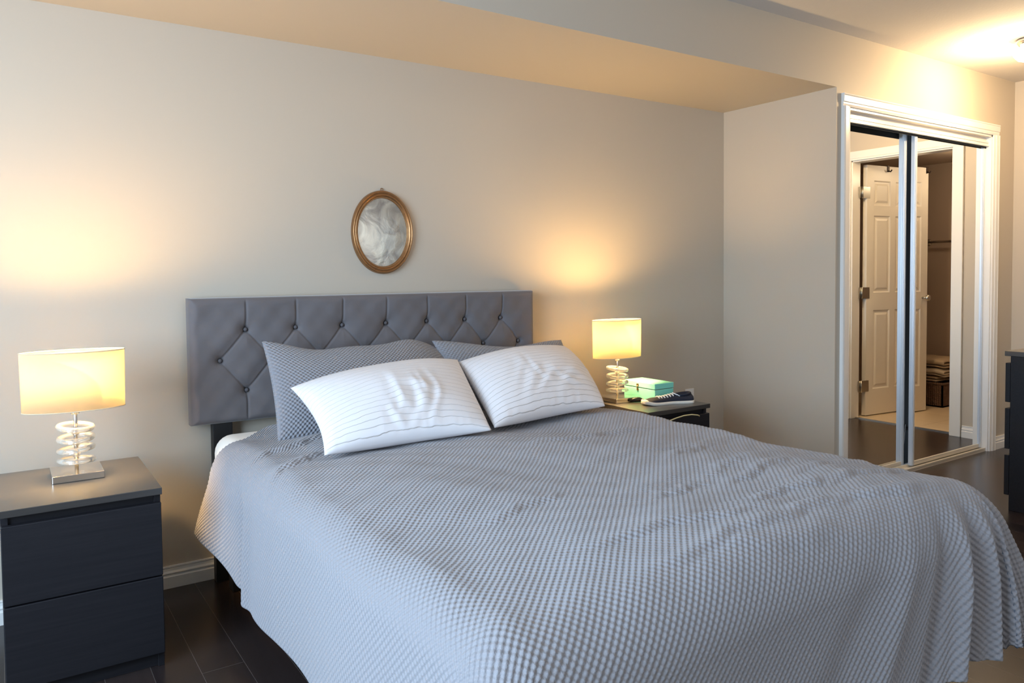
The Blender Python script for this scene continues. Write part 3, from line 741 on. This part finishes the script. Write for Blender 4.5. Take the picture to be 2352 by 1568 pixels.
# ------------------------------------------------------------------ lamps
def lamp(cx, cy, label):
    z0 = .550
    t = thing('table_lamp', label, 'lamp', (cx, cy, z0), 'bedside lamps with glass rings')
    MB().box(cx-.071, cx+.071, cy-.075, cy+.075, z0, z0+.022).build('base', M_chrome, t, bevel=.0015)
    MB().tube([(cx, cy, z0+.02), (cx, cy, .858)], .0058, 14).build('pole', M_chrome, t)
    MB().tube([(cx, cy, .748), (cx, cy, .751), (cx, cy, .754), (cx, cy, .756)], [.010, .013, .013, .011], 18).build('collar', M_chrome, t)
    for k, zc in enumerate((.602, .637, .672, .707)):
        rr = .047; a = 2*math.pi/40; tilt = .11 if k % 2 else -.07; ph = k*1.7+.4
        pts = [(cx+rr*math.cos(a*i), cy+rr*math.sin(a*i), zc+rr*tilt*math.sin(a*i+ph)) for i in range(40)]
        MB().tube(pts, .0085, 12, closed=True).build('glass_ring', M_glass, t)
    for zc in (.619, .654, .689):
        MB().tube([(cx, cy, zc-.007), (cx, cy, zc-.004), (cx, cy, zc+.004), (cx, cy, zc+.007)], [.008, .012, .012, .008], 14).build('glass_bead', M_glass, t)
    # oval drum shade
    m = MB(); n = 64; zb, zt = .765, .948; ra, rb = .143, .072
    lv = []
    for z, f in ((zb, 1.0), (zt, 1.02)):
        lv.append([m.bm.verts.new((cx+ra*f*math.cos(2*math.pi*k/n), cy+rb*f*math.sin(2*math.pi*k/n), z)) for k in range(n)])
    for k in range(n):
        m.bm.faces.new((lv[0][k], lv[0][(k+1) % n], lv[1][(k+1) % n], lv[1][k])).smooth = True
    o = m.build('lamp_shade', M_shade, t); so = o.modifiers.new('t', 'SOLIDIFY'); so.thickness = .0012
    for z, f in ((zb, 1.0), (zt, 1.02)):
        m = MB(); m.tube([(cx+ra*f*math.cos(2*math.pi*k/n), cy+rb*f*math.sin(2*math.pi*k/n), z) for k in range(n)], .0016, 6, closed=True)
        m.build('shade_rim', mat('shade trim', srgb(214, 200, 170), .7), o)
    m = MB()
    for s in (-1, 1): m.tube([(cx, cy, .905), (cx+s*ra*.99, cy, .925)], .0015, 6)
    m.tube([(cx, cy, .9), (cx, cy, .91)], .008, 8); m.build('shade_spider', M_chrome, t)
    MB().lathe([(.011, .858), (.012, .87)], (cx, cy, 0), 14).build('socket', M_plate, t)
    return t
lamp(*LAMP_L, 'lit oval-shade lamp with stacked glass rings on the left nightstand')
lamp(*LAMP_R, 'lit oval-shade lamp with glass rings on the right nightstand beside the teal box')

# ------------------------------------------------------------------ oval wall mirror in gilt frame
t = thing('oval_wall_mirror', 'small oval mirror in a gilt moulded frame hung above the headboard', 'mirror', (1.388, 0, 1.367))
cx, cz = 1.388, 1.366; A_, B_ = .1435, .182
prof = [(0, .0), (0, .010), (.004, .020), (.009, .024), (.014, .022), (.016, .017), (.019, .018), (.024, .023), (.029, .022), (.033, .014), (.037, .012), (.041, .015), (.043, .012), (.044, .006)]
prof = [(d*.76, h) for d, h in prof]
m = MB(); n = 96; rings = []
for d, h in prof:
    rings.append([m.bm.verts.new((cx+(A_-d*.82)*math.cos(2*math.pi*k/n), -h-.001, cz+(B_-d)*math.sin(2*math.pi*k/n))) for k in range(n)])
for Ar, Br in zip(rings, rings[1:]):
    for k in range(n): m.bm.faces.new((Ar[k], Ar[(k+1) % n], Br[(k+1) % n], Br[k])).smooth = True
m.build('frame', M_gold, t)
def oldglass(nt, b):
    tc = N(nt, 'ShaderNodeTexCoord'); n_ = N(nt, 'ShaderNodeTexNoise'); n_.inputs['Scale'].default_value = 11; n_.inputs['Detail'].default_value = 5; n_.inputs['Distortion'].default_value = 1.2
    nt.links.new(tc.outputs['Object'], n_.inputs['Vector']); bump(nt, b, n_.outputs['Fac'], .4, .006)
    cr = N(nt, 'ShaderNodeValToRGB'); cr.color_ramp.elements[0].position = .3; cr.color_ramp.elements[0].color = (*srgb(164, 154, 144), 1)
    cr.color_ramp.elements[1].position = .65; cr.color_ramp.elements[1].color = (*srgb(226, 218, 198), 1)
    nt.links.new(n_.outputs['Fac'], cr.inputs[0]); nt.links.new(cr.outputs[0], b.inputs['Base Color'])
M_old = mat('uneven silvered glass', srgb(200, 196, 190), .22, .55, nodes=oldglass)
m = MB(); c = m.bm.verts.new((cx, -.016, cz)); prev = None; RG = []
for f in (.34, .67, 1.0):
    RG.append([m.bm.verts.new((cx+(A_-.026)*f*math.cos(2*math.pi*k/n), -.016+.008*f*f, cz+(B_-.032)*f*math.sin(2*math.pi*k/n))) for k in range(n)])
for k in range(n): m.bm.faces.new((c, RG[0][k], RG[0][(k+1) % n])).smooth = True
for Ar, Br in zip(RG, RG[1:]):
    for k in range(n): m.bm.faces.new((Ar[k], Ar[(k+1) % n], Br[(k+1) % n], Br[k])).smooth = True
m.build('mirror_glass', M_old, t)
m = MB(); zt = cz+B_
m.tube([(cx+.006*math.cos(a), -.006, zt+.004+.006*math.sin(a)) for a in [2*math.pi*k/16 for k in range(16)]], .0016, 6, closed=True)
m.box(cx-.008, cx+.008, -.008, -.003, zt-.006, zt)
m.build('hanging_ring', M_gold, t)

# ------------------------------------------------------------------ things on the right nightstand
Z0 = .550
bx0, bx1, by0, by1 = 2.610, 2.735, -.435, -.215
t = thing('keepsake_box', 'mint teal box with hinged lid and small latch on the right nightstand', 'box', ((bx0+bx1)/2, (by0+by1)/2, Z0))
MB().box(bx0, bx1, by0, by1, Z0, Z0+.058).build('box_body', M_teal, t, bevel=.002)
MB().box(bx0+.004, bx1-.004, by0+.004, by1-.004, Z0+.056, Z0+.063).build('box_seam', M_tealin, t)
MB().box(bx0-.001, bx1+.001, by0-.001, by1+.001, Z0+.0605, Z0+.088).build('box_lid', M_teal, t, bevel=.002)
yc = (by0+by1)/2+.01
m = MB().box(bx0-.003, bx0, yc-.007, yc+.007, Z0+.064, Z0+.078).box(bx0-.003, bx0, yc-.006, yc+.006, Z0+.044, Z0+.056).tube([(bx0-.003, yc, Z0+.048), (bx0-.006, yc, Z0+.060), (bx0-.003, yc, Z0+.07)], .0022, 8)
m.build('latch', mat('aged brass', srgb(176, 140, 96), .35, .9), t)

# sneaker lying on the nightstand
def sneaker():
    # axis along local X: toe at 0, heel at L; built upright then flattened low-cut
    A0, A1 = np.array([2.505, -.458]), np.array([2.765, -.530])
    Lr = np.linalg.norm(A1-A0); ex = (A1-A0)/Lr; ey = np.array([-ex[1], ex[0]])
    t = thing('sneaker', 'navy canvas low sneaker with off-white sole in front of the teal box', 'shoe', (float((A0+A1)[0]/2), float((A0+A1)[1]/2), Z0))
    n = 40
    def half(u):  # half width along length
        return .040*(np.clip(1-(1-u/.16)**2, 0, 1)**.5 if u < .16 else 1)*(1-.28*G(u-.55, .2))*(np.clip(1-((u-.9)/.1)**2, 0, 1)**.5 if u > .9 else 1)+.001
    us = np.linspace(0, 1, n)
    def loft(prof_fn, name, matr, parent):
        rows = []
        for u in us:
            rows.append([list(A0+ex*Lr*u+ey*a)+[Z0+z] for a, z in prof_fn(u)])
        P = np.array(rows); 
        o = grid_obj(name, P, None, matr, parent)
        bm = bmesh.new(); bm.from_mesh(o.data)
        bmesh.ops.remove_doubles(bm, verts=bm.verts, dist=1e-5)
        bmesh.ops.holes_fill(bm, edges=[e for e in bm.edges if e.is_boundary], sides=0)
        bmesh.ops.recalc_face_normals(bm, faces=bm.faces)
        for f in bm.faces: f.smooth = True
        bm.to_mesh(o.data); bm.free(); return o
    def sole(u):
        w = half(u)+.003; h = .014+.003*G(u, .15); lift = .006*G(u, .12)
        return [(-w, lift), (-w*1.0, lift+h*.5), (-w*.98, lift+h), (w*.98, lift+h), (w, lift+h*.5), (w, lift), (0, lift), (-w, lift)]
    loft(sole, 'sole', M_rubber, t)
    def upper(u):
        w = half(u); hb = .012
        h = .008+.013*smooth01((u-.02)/.2)+.010*smooth01((u-.35)/.3)
        w2 = w*(.82 if u < .4 else .82-.25*smooth01((u-.4)/.3))
        h *= (1-.5*smooth01((u-.97)/.03))
        K = 10
        return [(w*1.0*math.cos(a) if abs(math.cos(a)) > .7 else w2*math.cos(a)*1.15, hb+h*math.sin(a)**.8) for a in [math.pi*(1-k/K) for k in range(K+1)]]+[(-w, hb)]
    loft(upper, 'upper', M_navy, t)
    def toe(u):
        uu = u*.08; w = half(uu)+.0015; h = .012*smooth01((uu+.02)/.1)+.003
        return [(w*math.cos(a), .010+h*math.sin(a)) for a in [math.pi*(1-k/8) for k in range(9)]]
    rows = []
    for u in np.linspace(0, 1, 12):
        rows.append([list(A0+ex*Lr*(u*.08-.002)+ey*a)+[Z0+z] for a, z in toe(u)])
    grid_obj('toe_cap', np.array(rows), None, M_rubber, t)
    m = MB()
    for k in range(6):
        u = .30+.055*k; zz = Z0+.012+.008+.013+.010*float(smooth01(np.array((u-.35)/.3)))+.004; c0 = A0+ex*Lr*u
        p = [tuple(c0+ey*a)+(zz-.35*abs(a)*abs(a)/.02,) for a in (-.020, -.010, 0, .010, .020)]
        p = [(float(q[0]), float(q[1]), float(q[2])) for q in p]
        m.tube(p, .0032, 6)
    for s_ in (-1, 1):
        c0 = A0+ex*Lr*.60
        pts = [(float((c0+ey*s_*r_*.5+ex*r_*.6)[0]), float((c0+ey*s_*r_*.5+ex*r_*.6)[1]), Z0+.050-.3*r_) for r_ in (0, .015, .03, .045)]
        m.tube(pts, .003, 6)
    m.build('laces', M_lace, t)
    # ankle collar, folded padding standing up at the heel
    m = MB(); c0 = A0+ex*Lr*.80
    pts = []
    for k in range(20):
        a = 2*math.pi*k/20; q = c0+ex*.040*math.cos(a)+ey*.024*math.sin(a)
        pts.append((float(q[0]), float(q[1]), Z0+.042+.004*math.cos(a)))
    m.tube(pts, .006, 8, closed=True); m.build('collar', M_navy, t)
    return t
sneaker()
# small black object of unknown kind with silver detail beside lamp base
m = MB(); t = thing('small_black_object', 'small black object with silver details beside the right lamp base', 'case', (2.545, -.375, Z0))
MB().tube([(2.512, -.362, Z0+.009), (2.530, -.372, Z0+.012), (2.556, -.385, Z0+.013), (2.572, -.392, Z0+.010)], [.006, .011, .012, .007], 12).build('shell', M_black, t)
MB().tube([(2.560, -.397, Z0+.014), (2.566, -.400, Z0+.016), (2.570, -.402, Z0+.012)], .003, 6).build('clasp', M_chrome, t)
# outlet on the back wall and its cable, cream cable over the drawer
t = thing('power_outlet', 'white plastic outlet on the wall behind the right nightstand', 'outlet', (3.31, 0, .44))
MB().box(3.275, 3.345, -.006, 0, .385, .500).build('cover_plate', M_plate, t, bevel=.002)
MB().box(3.295, 3.325, -.009, -.006, .40, .43).box(3.295, 3.325, -.009, -.006, .45, .48).build('socket', M_plate, t, bevel=.001)
m = MB().tube([(3.31, -.012, .415), (3.33, -.03, .408), (3.36, -.05, .395), (3.38, -.06, .36)], .005, 8)
tag(m.build('lamp_cord', M_cord), 'tan cord leaving the outlet behind the right nightstand', 'cord')
pts = [(2.35, -.64, .49), (2.42, -.632, .492), (2.505, -.628, .500), (2.56, -.626, .509), (2.61, -.625, .514), (2.66, -.625, .513), (2.70, -.625, .506), (2.715, -.622, .500)]
tag(MB().tube(pts, .0028, 8).build('charging_cable', M_cord), 'cream cable looping over the drawer of the right nightstand', 'cable')

# ------------------------------------------------------------------ dresser at right
DX0, DX1, DYF, DYB = 4.06, 4.66, -1.358, -1.84
t = thing('dresser', 'black brown chest of drawers cut off by the right edge of the picture', 'dresser', ((DX0+DX1)/2, (DYF+DYB)/2, 0))
MB().box(DX0-.002, DX1+.002, DYB, DYF, .756, .780).build('dresser_top', M_esptop, t, bevel=.0015)
MB().box(DX0, DX1, DYB, DYF-.026, 0, .756).build('body', M_esp, t, bevel=.0015)
for z0, z1 in ((.53, .722), (.300, .500), (.073, .270)):
    MB().box(DX0+.001, DX1-.001, DYF-.024, DYF-.003, z0, z1).build('drawer', M_esp, t, bevel=.002)
    
# ceiling light
t = thing('ceiling_light', 'lit frosted glass ceiling light at the upper right edge', 'ceiling light', (4.60, -1.22, ZC))
MB().lathe([(.055, 2.409), (.06, 2.395), (.045, 2.375), (.03, 2.365)], (4.60, -1.22, 0), 32).build('ceiling_plate', M_chrome, t)
o = MB().lathe([(.032, 2.368), (.055, 2.360), (.070, 2.345), (.070, 2.325), (.05, 2.300), (.02, 2.290), (.002, 2.288)], (4.60, -1.22, 0), 32, cap=False).build('glass_shade', M_bulbc, t)
